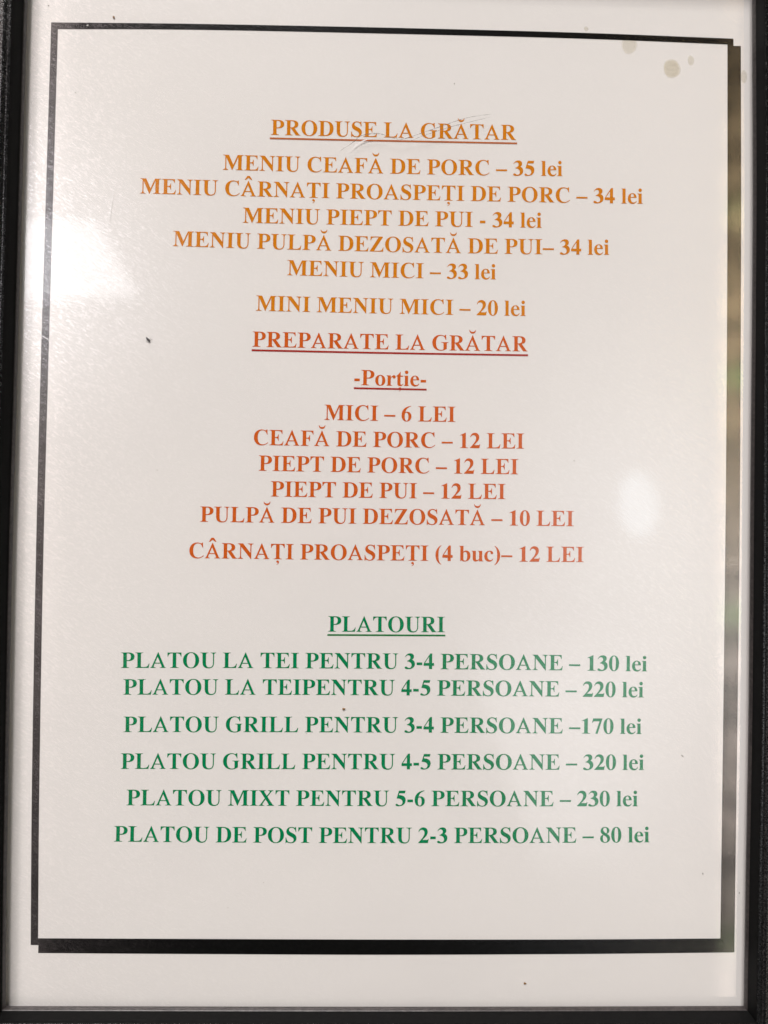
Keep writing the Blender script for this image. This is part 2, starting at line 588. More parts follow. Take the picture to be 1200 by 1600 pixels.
mesh_obj("paper", pv, pf, MAT['paper'], sheet, smooth=False)


def band(name, outer, inner, z, mat, parent, closed=True, label=None):
    """A flat printed band between two closed loops of equal length."""
    n = len(outer)
    v = [(p.x * MM, p.y * MM, z * MM) for p in outer] + [(p.x * MM, p.y * MM, z * MM) for p in inner]
    f = [(i, (i + 1) % n, n + (i + 1) % n, n + i) for i in range(n if closed else n - 1)]
    return mesh_obj(name, v, f, mat, parent, label=label)


def loop(sides, n=8):
    out = []
    for s in sides:
        out += smooth_poly(s, n)[:-1]
    return out


outer = loop([
    [(-94.8, 125.76), (-56.15, 126.38), (-2.98, 126.72), (50.74, 126.72), (95.2, 126.16)],
    [(95.2, 126.16), (95.63, 77.39), (95.7, 28.89), (95.55, -24.55), (94.82, -126.1)],
    [(94.82, -126.1), (52.94, -126.55), (0.3, -126.77), (-51.81, -126.61), (-95.19, -126.35)],
    [(-95.19, -126.35), (-95.75, -83.97), (-95.95, -26.78), (-95.75, 25.69), (-94.8, 125.76)]])
inner = loop([
    [(-92.92, 123.94), (-56.13, 124.73), (-2.96, 125.05), (50.75, 125.06), (93.49, 124.48)],
    [(93.49, 124.48), (93.74, 77.35), (93.78, 28.86), (93.6, -24.58), (92.85, -124.2)],
    [(92.85, -124.2), (52.92, -124.55), (0.28, -124.69), (-51.85, -124.63), (-93.25, -124.54)],
    [(-93.25, -124.54), (-93.75, -83.96), (-93.96, -26.76), (-93.70, 25.72), (-92.92, 123.94)]])
border = band("page_border", outer, inner, 0.030, MAT['black'], sheet)

# the border's printed offset edge, an L along the right and the bottom
s_out = smooth_poly([(97.3, 124.13), (97.62, 77.43), (97.68, 28.93), (97.6, -24.53), (96.75, -127.98)], 8) + \
        smooth_poly([(96.75, -127.98), (52.96, -128.5), (0.33, -128.8), (-51.78, -128.67), (-93.14, -128.48)], 8)[1:]
s_in = smooth_poly([(95.1, 124.13), (95.55, 77.43), (95.6, 28.93), (95.45, -24.53), (94.75, -126.0)], 8) + \
       smooth_poly([(94.75, -126.0), (52.96, -126.45), (0.33, -126.65), (-51.78, -126.5), (-93.14, -126.3)], 8)[1:]
band("drop_edge", s_out, s_in, 0.036, MAT['black'], border, closed=False)

# ------------------------------------------------------------------ letterforms: a bold roman alphabet, 1000 units to the em
def mirror(path, w):
    toks = path.split()
    out, k = [], 0
    for t in toks:
        if t in 'MLCZ':
            out.append(t)
            k = 0
        else:
            out.append(str(w - float(t)) if k % 2 == 0 else t)
            k += 1
    return ' '.join(out)


GLYPH = {
    'A': (722, "M 689 0 L 689 19 C 648 23 633 36 608 95 L 356 690 L 340 690 L 118 165 C 72 58 55 26 9 19 L 9 0 L 244 0 L 244 19 C 185 23 160 38 160 70 C 160 85 165 103 175 127 L 201 190 L 451 190 L 485 110 C 494 88 500 70 500 56 C 500 30 478 20 420 19 L 420 0 Z M 218 228 L 326 485 L 435 228 Z"),
    'C': (722, "M 629 691 L 605 691 C 598 667 588 656 568 656 C 555 656 540 661 515 670 C 475 684 435 691 395 691 C 195 691 49 542 49 331 C 49 125 190 -19 394 -19 C 515 -19 610 25 687 112 L 670 130 C 600 60 525 27 445 27 C 300 27 218 140 218 340 C 218 545 295 652 420 652 C 525 652 590 595 625 467 L 650 467 L 644 691 Z"),
    'D': (722, "M 14 676 L 14 657 C 88 652 105 640 105 575 L 105 101 C 105 36 88 24 14 19 L 14 0 L 324 0 C 560 0 690 125 690 340 C 690 555 560 676 330 676 Z M 259 594 C 259 630 268 638 310 638 C 455 638 521 545 521 342 C 521 130 450 38 312 38 C 275 38 259 50 259 80 Z"),
    'E': (667, "M 16 676 L 16 657 C 90 652 109 640 109 575 L 109 101 C 109 36 90 24 16 19 L 16 0 L 608 0 L 641 184 L 617 184 C 588 90 540 38 420 38 L 330 38 C 285 38 263 45 263 80 L 263 325 L 280 325 C 370 325 390 290 404 202 L 428 202 L 428 482 L 404 482 C 392 395 368 362 280 362 L 263 362 L 263 600 C 263 630 272 638 300 638 L 385 638 C 510 638 545 600 569 507 L 594 507 L 588 676 Z"),
    'F': (611, "M 16 676 L 16 657 C 84 652 105 640 105 575 L 105 101 C 105 36 84 24 16 19 L 16 0 L 371 0 L 371 19 C 280 22 259 36 259 101 L 259 320 L 278 320 C 368 320 392 286 406 198 L 430 198 L 430 480 L 406 480 C 392 393 370 358 278 358 L 259 358 L 259 600 C 259 630 268 638 296 638 L 365 638 C 490 638 530 600 557 501 L 583 501 L 578 676 Z"),
    'G': (778, "M 640 691 L 617 691 C 608 667 598 656 578 656 C 563 656 548 661 522 670 C 480 684 440 691 400 691 C 195 691 37 540 37 336 C 37 128 190 -19 405 -19 C 510 -19 600 10 690 70 L 690 280 C 690 330 705 342 755 346 L 755 365 L 440 365 L 440 346 C 520 342 541 330 541 275 L 541 70 C 541 40 495 18 425 18 C 285 18 206 130 206 335 C 206 540 290 654 430 654 C 535 654 605 590 640 465 L 665 465 L 657 691 Z"),
    'I': (389, "M 20 676 L 20 657 C 100 654 118 643 118 575 L 118 101 C 118 33 100 22 20 19 L 20 0 L 370 0 L 370 19 C 290 22 272 33 272 101 L 272 575 C 272 643 290 654 370 657 L 370 676 Z"),
    'L': (667, "M 19 676 L 19 657 C 92 652 113 640 113 575 L 113 101 C 113 36 92 24 19 19 L 19 0 L 600 0 L 638 189 L 612 189 C 575 85 520 38 400 38 L 335 38 C 285 38 267 46 267 85 L 267 575 C 267 640 287 653 372 657 L 372 676 Z"),
    'M': (944, "M 921 676 L 921 657 C 855 652 838 640 838 575 L 838 101 C 838 36 855 24 921 19 L 921 0 L 590 0 L 590 19 C 664 23 684 36 684 101 L 684 585 L 434 0 L 418 0 L 165 560 L 165 145 C 165 50 190 26 262 19 L 262 0 L 14 0 L 14 19 C 90 26 118 50 118 145 L 118 580 C 118 640 92 654 14 657 L 14 676 L 280 676 L 473 240 L 660 676 Z"),
    'N': (722, "M 701 676 L 701 657 C 640 650 612 630 612 535 L 612 -18 L 594 -18 L 163 526 L 163 145 C 163 50 185 26 256 19 L 256 0 L 16 0 L 16 19 C 92 26 118 50 118 145 L 118 583 C 95 612 70 652 16 657 L 16 676 L 246 676 L 567 265 L 567 535 C 567 628 545 650 462 657 L 462 676 Z"),
    'O': (778, "M 389 691 C 188 691 35 541 35 334 C 35 126 186 -19 389 -19 C 592 -19 743 128 743 336 C 743 543 590 691 389 691 Z M 389 656 C 500 656 574 555 574 334 C 574 115 502 16 389 16 C 276 16 204 115 204 334 C 204 555 278 656 389 656 Z"),
    'P': (611, "M 16 676 L 16 657 C 90 652 109 638 109 573 L 109 101 C 109 36 90 24 16 19 L 16 0 L 370 0 L 370 19 C 284 23 263 36 263 101 L 263 303 C 285 300 300 299 320 299 C 500 299 600 370 600 490 C 600 610 505 676 330 676 Z M 263 596 C 263 630 270 638 302 638 C 395 638 440 590 440 490 C 440 385 395 338 300 338 C 283 338 275 339 263 341 Z"),
    'R': (722, "M 26 676 L 26 657 C 98 652 115 640 115 575 L 115 101 C 115 36 98 24 26 19 L 26 0 L 363 0 L 363 19 C 290 23 269 36 269 101 L 269 317 L 288 317 L 512 0 L 715 0 L 715 19 C 680 22 665 32 640 66 L 450 331 C 565 352 620 405 620 497 C 620 612 525 676 350 676 Z M 269 596 C 269 632 277 640 310 640 C 410 640 460 595 460 500 C 460 405 412 357 310 355 L 269 354 Z"),
    'S': (556, "M 486 692 L 467 692 C 460 668 452 660 436 660 C 427 660 416 663 398 671 C 362 686 325 692 288 692 C 160 692 62 605 62 492 C 62 395 115 335 255 270 C 345 228 385 190 385 130 C 385 60 335 17 260 17 C 150 17 85 90 62 227 L 35 227 L 35 -19 L 57 -19 C 64 8 74 20 90 20 C 100 20 112 17 130 9 C 175 -10 220 -19 270 -19 C 410 -19 513 75 513 200 C 513 300 450 370 325 427 C 222 474 178 515 178 560 C 178 618 225 655 290 655 C 385 655 450 590 473 470 L 497 470 Z"),
    'T': (667, "M 636 676 L 31 676 L 31 499 L 56 499 C 78 590 120 638 215 638 L 257 638 L 257 101 C 257 36 235 23 148 19 L 148 0 L 520 0 L 520 19 C 433 23 411 36 411 101 L 411 638 L 453 638 C 548 638 590 590 612 499 L 636 499 Z"),
    'U': (722, "M 16 676 L 16 657 C 90 652 108 640 108 575 L 108 245 C 108 70 195 -19 375 -19 C 530 -19 612 65 612 235 L 612 545 C 612 630 632 650 701 657 L 701 676 L 462 676 L 462 657 C 548 650 567 630 567 545 L 567 225 C 567 95 510 28 405 28 C 310 28 262 95 262 225 L 262 575 C 262 640 282 653 362 657 L 362 676 Z"),
    'X': (722, "M 16 676 L 16 657 C 60 650 80 632 115 580 L 285 325 L 150 130 C 90 45 70 24 16 19 L 16 0 L 265 0 L 265 19 C 205 22 185 32 185 55 C 185 75 200 103 230 147 L 318 275 L 410 137 C 440 92 452 70 452 50 C 452 30 430 20 375 19 L 375 0 L 699 0 L 699 19 C 655 24 635 42 600 95 L 405 389 L 520 545 C 575 620 605 648 662 657 L 662 676 L 422 676 L 422 657 C 478 653 500 642 500 620 C 500 600 488 578 460 540 L 372 437 L 285 572 C 270 595 262 612 262 625 C 262 645 283 655 335 657 L 335 676 Z"),
    'Z': (667, "M 604 676 L 62 676 L 50 500 L 75 500 C 98 600 140 638 250 638 L 412 638 L 28 20 L 28 0 L 618 0 L 634 190 L 608 190 C 580 80 530 38 405 38 L 222 38 L 604 655 Z"),
    'b': (556, "M 17 676 L 17 657 C 57 653 67 642 67 605 L 67 0 L 87 0 L 118 35 C 165 0 205 -14 265 -14 C 415 -14 521 90 521 245 C 521 380 435 473 325 473 C 275 473 240 455 206 415 L 206 676 Z M 206 365 C 225 395 250 410 280 410 C 345 410 375 350 375 230 C 375 85 345 22 275 22 C 225 22 206 50 206 120 Z"),
    'c': (444, "M 430 104 L 412 118 C 375 75 335 55 290 55 C 210 55 160 135 160 265 C 160 375 200 439 255 439 C 280 439 295 425 298 395 C 303 345 325 320 362 320 C 397 320 421 343 421 376 C 421 432 355 473 265 473 C 125 473 25 365 25 220 C 25 85 118 -14 240 -14 C 315 -14 375 20 430 104 Z"),
    'e': (444, "M 426 112 L 407 124 C 370 72 335 52 288 52 C 205 52 160 125 157 265 L 422 265 C 420 395 350 473 238 473 C 115 473 25 365 25 225 C 25 82 112 -14 242 -14 C 325 -14 385 25 426 112 Z M 156 302 C 157 395 185 439 232 439 C 280 439 298 395 299 302 Z"),
    'i': (278, "M 16 461 L 16 442 C 58 437 66 425 66 375 L 66 86 C 66 35 55 23 16 19 L 16 0 L 255 0 L 255 19 C 216 23 205 35 205 86 L 205 461 Z M 137 691 C 180 691 215 656 215 613 C 215 570 180 535 137 535 C 94 535 59 570 59 613 C 59 656 94 691 137 691 Z"),
    'l': (278, "M 16 676 L 16 657 C 58 653 66 640 66 593 L 66 83 C 66 35 55 23 16 19 L 16 0 L 255 0 L 255 19 C 216 23 205 35 205 86 L 205 676 Z"),
    'o': (500, "M 250 473 C 118 473 25 375 25 230 C 25 83 115 -14 250 -14 C 385 -14 476 83 476 231 C 476 377 383 473 250 473 Z M 250 438 C 305 438 335 375 335 231 C 335 85 307 21 250 21 C 193 21 166 85 166 231 C 166 375 196 438 250 438 Z"),
    'r': (444, "M 29 461 L 29 442 C 68 437 77 425 77 375 L 77 86 C 77 35 66 23 29 19 L 29 0 L 285 0 L 285 19 C 230 23 216 36 216 86 L 216 265 C 216 340 245 385 278 385 C 290 385 300 378 310 360 C 325 335 342 325 365 325 C 407 325 434 355 434 398 C 434 443 405 473 360 473 C 310 473 270 442 216 362 L 216 461 Z"),
    't': (333, "M 207 630 L 188 630 C 145 560 95 500 20 442 L 20 413 L 66 413 L 66 110 C 66 30 105 -12 180 -12 C 250 -12 300 20 332 88 L 313 98 C 293 68 272 52 248 52 C 218 52 205 72 205 118 L 205 413 L 318 413 L 318 461 L 207 461 Z"),
    'u': (556, "M 16 461 L 16 442 C 58 437 66 425 66 375 L 66 130 C 66 40 112 -14 190 -14 C 250 -14 300 10 347 62 L 347 0 L 537 0 L 537 19 C 496 24 486 36 486 86 L 486 461 L 298 461 L 298 442 C 338 437 347 425 347 375 L 347 110 C 318 72 290 55 262 55 C 222 55 205 80 205 140 L 205 461 Z"),
    '0': (500, "M 250 688 C 115 688 24 545 24 337 C 24 130 113 -13 250 -13 C 387 -13 476 130 476 337 C 476 545 385 688 250 688 Z M 250 654 C 310 654 332 560 332 337 C 332 115 310 21 250 21 C 190 21 168 115 168 337 C 168 560 190 654 250 654 Z"),
    '1': (500, "M 318 688 L 65 573 L 65 553 C 88 563 105 568 122 568 C 160 568 173 548 173 497 L 173 97 C 173 38 155 22 72 19 L 72 0 L 442 0 L 442 19 C 350 22 331 35 331 97 L 331 688 Z"),
    '2': (500, "M 442 0 L 478 180 L 455 180 C 440 147 425 138 385 138 L 205 138 L 330 268 C 400 341 435 412 435 490 C 435 605 355 688 240 688 C 130 688 55 618 27 490 L 49 485 C 78 552 115 582 170 582 C 240 582 290 530 290 450 C 290 335 210 212 17 20 L 17 0 Z"),
    '3': (500, "M 28 525 L 48 518 C 80 575 118 602 165 602 C 222 602 262 562 262 505 C 262 432 215 385 117 352 L 117 333 C 245 320 318 262 318 165 C 318 90 278 40 215 40 C 185 40 160 52 125 80 C 105 96 92 100 72 100 C 38 100 16 80 16 50 C 16 8 75 -14 165 -14 C 350 -14 468 80 468 222 C 468 310 425 372 338 408 C 395 445 422 490 422 548 C 422 632 355 688 255 688 C 155 688 80 635 28 525 Z"),
    '4': (500, "M 475 267 L 392 267 L 392 688 L 305 688 L 19 240 L 19 145 L 253 145 L 253 0 L 392 0 L 392 145 L 475 145 Z M 253 267 L 253 538 L 75 267 Z"),
    '5': (500, "M 463 676 L 170 676 L 68 335 C 235 335 325 280 325 175 C 325 95 278 38 208 38 C 178 38 155 48 125 72 C 102 90 88 96 70 96 C 40 96 22 78 22 50 C 22 12 75 -8 160 -8 C 345 -8 466 100 466 262 C 466 400 370 478 165 486 L 185 560 L 428 560 Z"),
    '6': (500, "M 453 688 C 200 665 28 515 28 265 C 28 95 118 -13 252 -13 C 385 -13 475 85 475 218 C 475 345 395 428 285 428 C 255 428 230 422 200 405 C 228 540 310 625 455 668 Z M 195 368 C 212 378 225 382 242 382 C 305 382 336 320 336 195 C 336 78 310 21 258 21 C 200 21 170 95 170 240 C 170 290 178 330 195 368 Z"),
    '7': (500, "M 477 676 L 70 676 L 17 485 L 38 478 C 62 530 85 548 135 548 L 352 548 L 170 0 L 268 0 L 477 655 Z"),
    '8': (500, "M 250 688 C 135 688 53 612 53 510 C 53 440 90 392 160 352 C 75 310 28 255 28 180 C 28 68 115 -13 245 -13 C 380 -13 472 68 472 188 C 472 270 428 328 335 380 C 410 422 442 465 442 527 C 442 622 362 688 250 688 Z M 305 402 C 325 438 333 475 333 530 C 333 608 303 654 250 654 C 200 654 170 622 170 570 C 170 505 210 460 305 402 Z M 188 330 C 165 295 153 245 153 185 C 153 80 187 21 250 21 C 312 21 350 62 350 130 C 350 215 300 265 188 330 Z"),
    '-': (333, "M 44 171 L 287 171 L 287 287 L 44 287 Z"),
    '\u2013': (500, "M 0 195 L 500 195 L 500 272 L 0 272 Z"),
    '(': (333, "M 306 -150 C 210 -85 178 20 178 262 C 178 505 210 610 306 676 L 295 694 C 130 615 46 455 46 263 C 46 70 130 -90 295 -168 Z"),
    ' ': (250, ""),
}
GLYPH[')'] = (333, mirror(GLYPH['('][1], 333))
BREVE = "M 15 691 C 30 590 80 528 166 528 C 252 528 303 590 318 691 L 292 691 C 275 640 235 612 166 612 C 98 612 58 640 41 691 Z"
CIRC = "M -2 528 L 56 528 L 166 618 L 277 528 L 335 528 L 222 704 L 111 704 Z"
COMMA = "M 0 -60 C 37 -60 62 -88 62 -130 C 62 -180 22 -225 -43 -250 L -50 -235 C -8 -215 15 -190 15 -170 C 15 -160 10 -156 0 -156 C -33 -156 -61 -136 -61 -107 C -61 -80 -35 -60 0 -60 Z"
ACCENT = {'\u0102': ('A', BREVE, 180, 235), '\u00c2': ('A', CIRC, 180, 205), '\u021a': ('T', COMMA, 334, 0), '\u021b': ('t', COMMA, 185, 0)}


def flatten(path, dx=0.0, dy=0.0, seg=7):
    toks = path.split()
    i, cur, polys, cmd = 0, [], [], None
    while i < len(toks):
        if toks[i] in 'MLCZ':
            cmd = toks[i]
            i += 1
            if cmd == 'Z':
                polys.append(cur)
                cur = []
            continue
        if cmd in 'ML':
            cur.append((float(toks[i]) + dx, float(toks[i + 1]) + dy))
            i += 2
        else:
            c = [float(t) for t in toks[i:i + 6]]
            i += 6
            x0, y0 = cur[-1][0] - dx, cur[-1][1] - dy
            for k in range(1, seg + 1):
                t = k / seg
                s = 1 - t
                x = s ** 3 * x0 + 3 * s * s * t * c[0] + 3 * s * t * t * c[2] + t ** 3 * c[4]
                y = s ** 3 * y0 + 3 * s * s * t * c[1] + 3 * s * t * t * c[3] + t ** 3 * c[5]
                cur.append((x + dx, y + dy))
    res = []
    for p in polys:
        q = []
        for a in p:
            if not q or abs(a[0] - q[-1][0]) + abs(a[1] - q[-1][1]) > 0.01:
                q.append(a)
        if abs(q[0][0] - q[-1][0]) + abs(q[0][1] - q[-1][1]) < 0.01:
            q.pop()
        res.append(q)
    return res


def inside(pt, poly):
    x, y = pt
    c = False
    for k in range(len(poly)):
        x1, y1 = poly[k]
        x2, y2 = poly[k - 1]
        if (y1 > y) != (y2 > y) and x < (x2 - x1) * (y - y1) / (y2 - y1) + x1:
            c = not c
    return c


_cache = {}


def glyph(ch):
    """(advance, vertices, triangles) of a character."""
    if ch in _cache:
        return _cache[ch]
    if ch in ACCENT:
        base, acc, ax, ay = ACCENT[ch]
        adv, path = GLYPH[base]
        polys = flatten(path) + flatten(acc, ax, ay)
    else:
        adv, path = GLYPH[ch]
        polys = flatten(path)
    outers = [p for p in polys if not any(q is not p and inside(p[0], q) for q in polys)]
    verts, tris = [], []
    for o in outers:
        group = [o] + [p for p in polys if p is not o and inside(p[0], o)]
        flat = [pt for p in group for pt in p]
        tt = tessellate_polygon([[Vector((x, y, 0)) for x, y in p] for p in group])
        off = len(verts)
        verts += flat
        for t in tt:
            a, b, c = (flat[k] for k in t)
            area = (b[0] - a[0]) * (c[1] - a[1]) - (b[1] - a[1]) * (c[0] - a[0])
            if abs(area) < 1e-6:
                continue
            t = t if area > 0 else (t[0], t[2], t[1])
            tris.append(tuple(off + k for k in t))
    _cache[ch] = (adv, verts, tris)
    return _cache[ch]


def ink_extent(text):
    x, lo, hi = 0, None, None
    for ch in text:
        adv, v, _ = glyph(ch)
        if v:
            a, b = min(p[0] for p in v), max(p[0] for p in v)
            lo = x + a if lo is None else lo
            hi = x + b
        x += adv
    return lo, hi


def baseline(pts):
    """Least-squares parabola y(x) through the given points: the sheet lies slightly bowed."""
    if len(pts) == 2:
        (x0, y0), (x1, y1) = pts
        return lambda x: y0 + (y1 - y0) * (x - x0) / (x1 - x0)
    xs = [p[0] / 50.0 for p in pts]
    A = Matrix([[sum(x ** (i + j) for x in xs) for j in range(3)] for i in range(3)])
    b = Vector([sum((x ** i) * p[1] for x, p in zip(xs, pts)) for i in range(3)])
    c = A.inverted() @ b
    return lambda x: c[0] + c[1] * (x / 50.0) + c[2] * (x / 50.0) ** 2


def text_part(name, text, pts, mat, label, em):
    lo, hi = ink_extent(text)
    x0, x1 = pts[0][0], pts[-1][0]
    sx = (x1 - x0) / (hi - lo)
    f = baseline(pts)
    verts, faces, pen = [], [], 0
    for ch in text:
        adv, v, t = glyph(ch)
        off = len(verts)
        for (gx, gy) in v:
            x = x0 + (pen + gx - lo) * sx
            sl = (f(x + 0.5) - f(x - 0.5))
            y = f(x) + gy * em / 1000.0
            verts.append(((x - sl * gy * em / 1000.0) * MM, y * MM, 0.032 * MM))
        faces += [tuple(off + k for k in q) for q in t]
        pen += adv
    return mesh_obj(name, verts, faces, mat, sheet, label=label)


D = '\u2013'
LINES = [
    ('h', "PRODUSE LA GR\u0102TAR", [(-33.89, 95.92), (-4.93, 95.94), (34.24, 96.05)], 'orange'),
    ('l', "MENIU CEAF\u0102 DE PORC " + D + " 35 lei", [(-47.01, 85.88), (-11.32, 85.80), (47.32, 86.20)], 'orange'),
    ('l', "MENIU C\u00c2RNA\u021aI PROASPE\u021aI DE PORC " + D + " 34 lei", [(-69.62, 78.80), (-11.22, 78.62), (69.89, 78.93)], 'orange'),
    ('l', "MENIU PIEPT DE PUI - 34 lei", [(-41.28, 71.26), (-1.2, 71.33), (41.62, 71.57)], 'orange'),
    ('l', "MENIU PULP\u0102 DEZOSAT\u0102 DE PUI" + D + " 34 lei", [(-60.35, 64.40), (-9.78, 64.0), (60.57, 64.40)], 'orange'),
    ('l', "MENIU MICI " + D + " 33 lei", [(-28.85, 56.95), (-5.44, 56.83), (29.02, 56.90)], 'orange'),
    ('l', "MINI MENIU MICI " + D + " 20 lei", [(-37.27, 46.96), (-1.59, 46.80), (37.4, 46.86)], 'orange'),
    ('h', "PREPARATE LA GR\u0102TAR", [(-38.06, 36.98), (-0.93, 36.87), (38.03, 37.0)], 'rust'),
    ('h', "-Por\u021bie-", [(-9.92, 26.88), (0.08, 26.82), (9.94, 26.8)], 'rust'),
    ('l', "MICI " + D + " 6 LEI", [(-18.03, 17.09), (0.03, 17.05), (18.19, 17.1)], 'rust'),
    ('l', "CEAF\u0102 DE PORC " + D + " 12 LEI", [(-37.27, 9.91), (-1.47, 9.83), (37.33, 9.98)], 'rust'),
    ('l', "PIEPT DE PORC " + D + " 12 LEI", [(-35.82, 2.82), (-7.9, 2.76), (35.75, 2.86)], 'rust'),
    ('l', "PIEPT DE PUI " + D + " 12 LEI", [(-32.4, -4.21), (-4.49, -4.21), (32.3, -4.06)], 'rust'),
    ('l', "PULP\u0102 DE PUI DEZOSAT\u0102 " + D + " 10 LEI", [(-51.59, -11.42), (-9.12, -11.39), (51.35, -11.30)], 'rust'),
    ('l', "C\u00c2RNA\u021aI PROASPE\u021aI (4 buc)" + D + " 12 LEI", [(-54.38, -21.38), (-16.01, -21.39), (54.21, -21.18)], 'rust'),
    ('h', "PLATOURI", [(-16.13, -41.05), (-0.81, -41.0), (15.92, -40.88)], 'green'),
    ('l', "PLATOU LA TEI PENTRU 3-4 PERSOANE " + D + " 130 lei", [(-72.35, -51.50), (-10.68, -51.14), (48.03, -50.98), (72.02, -51.19)], 'green'),
    ('l', "PLATOU LA TEIPENTRU 4-5 PERSOANE " + D + " 220 lei", [(-71.61, -58.75), (-10.58, -58.38), (47.21, -58.20), (71.11, -58.35)], 'green'),
    ('l', "PLATOU GRILL PENTRU 3-4 PERSOANE " + D + "170 lei", [(-71.35, -68.90), (-10.44, -68.53), (48.36, -68.35), (70.63, -68.4)], 'green'),
    ('l', "PLATOU GRILL PENTRU 4-5 PERSOANE " + D + " 320 lei", [(-71.91, -78.86), (-10.3, -78.55), (48.45, -78.31), (71.38, -78.25)], 'green'),
    ('l', "PLATOU MIXT PENTRU 5-6 PERSOANE " + D + " 230 lei", [(-70.19, -88.68), (-10.17, -88.52), (45.54, -88.34), (69.74, -88.16)], 'green'),
    ('l', "PLATOU DE POST PENTRU 2-3 PERSOANE " + D + " 80 lei", [(-73.39, -98.5), (-31.46, -98.57), (49.16, -98.3), (73.03, -97.98)], 'green'),
]
RULES = {
    "PRODUSE LA GR\u0102TAR": ([(-34.18, 94.92), (-9.67, 94.95), (34.5, 95.10)], 0.48, 'orange_rule', "orange rule"),
    "PREPARATE LA GR\u0102TAR": ([(-38.26, 35.98), (-0.92, 35.86), (38.14, 35.91)], 0.52, 'red_rule', "red rule"),
    "-Por\u021bie-": ([(-10.01, 25.97), (0.0, 25.93), (10.11, 25.9)], 0.50, 'red_rule', "red rule"),
    "PLATOURI": ([(-16.33, -41.99), (0.0, -41.9), (16.07, -41.81)], 0.45, 'green_rule', "green rule"),
}
COLWORD = {'orange': 'orange', 'rust': 'burnt orange', 'green': 'green'}
for kind, text, pts, ink in LINES:
    lo, hi = ink_extent(text)
    em = 6.2
    if kind == 'h':
        ob = text_part("text_heading", text, pts, MAT[ink], COLWORD[ink] + " underlined heading reading " + text, em)
        rp, rw, rm, rl = RULES[text]
        ribbon("underline", rp, [rw, rw], 0.040, MAT[rm], ob, rl + " under the heading")
    else:
        text_part("text_line", text, pts, MAT[ink], COLWORD[ink] + " line reading " + text, em)


# ------------------------------------------------------------------ stains and a tint on the paper
def blob_outline(cx, cy, rx, ry, rough, n=36):
    ph = [random.uniform(0, 6.28) for _ in range(4)]
    out = []
    for k in range(n):
        a = 2 * math.pi * k / n
        r = 1 + rough * sum(math.sin((m + 2) * a + ph[m]) / (m + 1.5) for m in range(4))
        out.append((cx + rx * r * math.cos(a), cy + ry * r * math.sin(a)))
    return out


def stain(cx, cy, rx, ry, mat, label, z):
    """A stain or tint on the paper: nested films, so that its rim thins out."""
    o = blob_outline(cx, cy, rx, ry, 0.05)
    v, f = [], []
    for sc, dz in ((1.04, 0.0), (0.97, 0.001), (0.90, 0.002), (0.80, 0.003)):
        off = len(v)
        v += [((cx + (x - cx) * sc) * MM, (cy + (y - cy) * sc) * MM, (z + dz) * MM) for x, y in o]
        f.append(tuple(range(off, len(v))))
    return mesh_obj("grease_and_tint", v, f, mat, sheet, label=label)


stain(77.81, 117.2, 2.5, 2.65, MAT['stain'], "largest round beige grease stain", 0.012)
stain(65.77, 123.6, 2.15, 2.7, MAT['film_faint'], "round grease stain under the top border", 0.014)
stain(83.18, 119.67, 0.95, 1.5, MAT['film_faint'], "small oval grease stain beside the largest one", 0.012)
stain(53.59, 127.88, 0.65, 0.7, MAT['film_faint'], "tiny grease stain above the top border", 0.012)
stain(98.2, 115.5, 0.9, 2.0, MAT['film_faint'], "faint yellowish tint at the right edge", 0.012)  # faint yellowish film over the right margin


# ------------------------------------------------------------------ dirt lying on the sheet
def lump(name, x, y, rx, ry, rz, mat, label, cat, group=None, ang=0.0, tail=0.0):
    """An irregular crumb resting on the sheet."""
    z0 = 0.042
    nu, nv = 10, 6
    ph = [random.uniform(0, 6.28) for _ in range(3)]
    v, f = [], []
    ca, sa = math.cos(ang), math.sin(ang)
    for j in range(nv + 1):
        th = math.pi * j / nv
        for i in range(nu):
            a = 2 * math.pi * i / nu
            r = 1 + 0.22 * math.sin(2 * a + ph[0]) * math.sin(th) + 0.14 * math.sin(3 * a + ph[1]) + 0.1 * math.sin(4 * th + ph[2])
            px = rx * r * math.sin(th) * math.cos(a) + tail * max(0.0, math.cos(a)) ** 3 * math.sin(th)
            py = ry * r * math.sin(th) * math.sin(a)
            v.append(((x + px * ca - py * sa) * MM, (y + px * sa + py * ca) * MM, (z0 + rz + rz * math.cos(th)) * MM))
    for j in range(nv):
        for i in range(nu):
            a, b = j * nu + i, j * nu + (i + 1) % nu
            f.append((a, a + nu, b + nu, b))
    return tag(mesh_obj(name, v, f, mat, smooth=True), label, cat, group)


G = "bits of dirt on the menu sheet"
lump("crumb", -77.64, 127.52, 0.34, 0.34, 0.14, MAT['crumb'], "brown crumb just above the top border, near its left corner", "crumb", G)
lump("crumb", -11.58, -62.13, 0.36, 0.32, 0.16, MAT['crumb'], "brown crumb between the second and third green price lines", "crumb", G, 0.5)
lump("crumb", 38.95, -136.41, 0.32, 0.30, 0.14, MAT['crumb'], "olive brown crumb on the blank margin below the bottom border", "crumb", G)
lump("dirt_speck", -95.60, 130.38, 0.18, 0.12, 0.06, MAT['dark_speck'], "dark speck in the top left corner margin outside the border", "speck", G, 0.6)
lump("dirt_speck", -87.76, 106.33, 0.17, 0.08, 0.05, MAT['dark_speck'], "dark speck inside the border's upper left corner", "speck", G, 1.2)
lump("dirt_speck", 81.97, -74.30, 0.32, 0.11, 0.06, MAT['dark_speck'], "dark elongated speck right of the green price ending 170 lei", "speck", G, -0.7)
lump("dirt_speck", 51.25, 6.81, 0.15, 0.09, 0.05, MAT['dark_speck'], "tiny dark speck right of the CEAF\u0102 DE PORC 12 LEI line", "speck", G, -0.9)
lump("dirt_speck", 87.86, -106.52, 0.15, 0.22, 0.05, MAT['dark_speck'], "dark speck near the lower right inside corner of the border", "speck", G, 0.2)
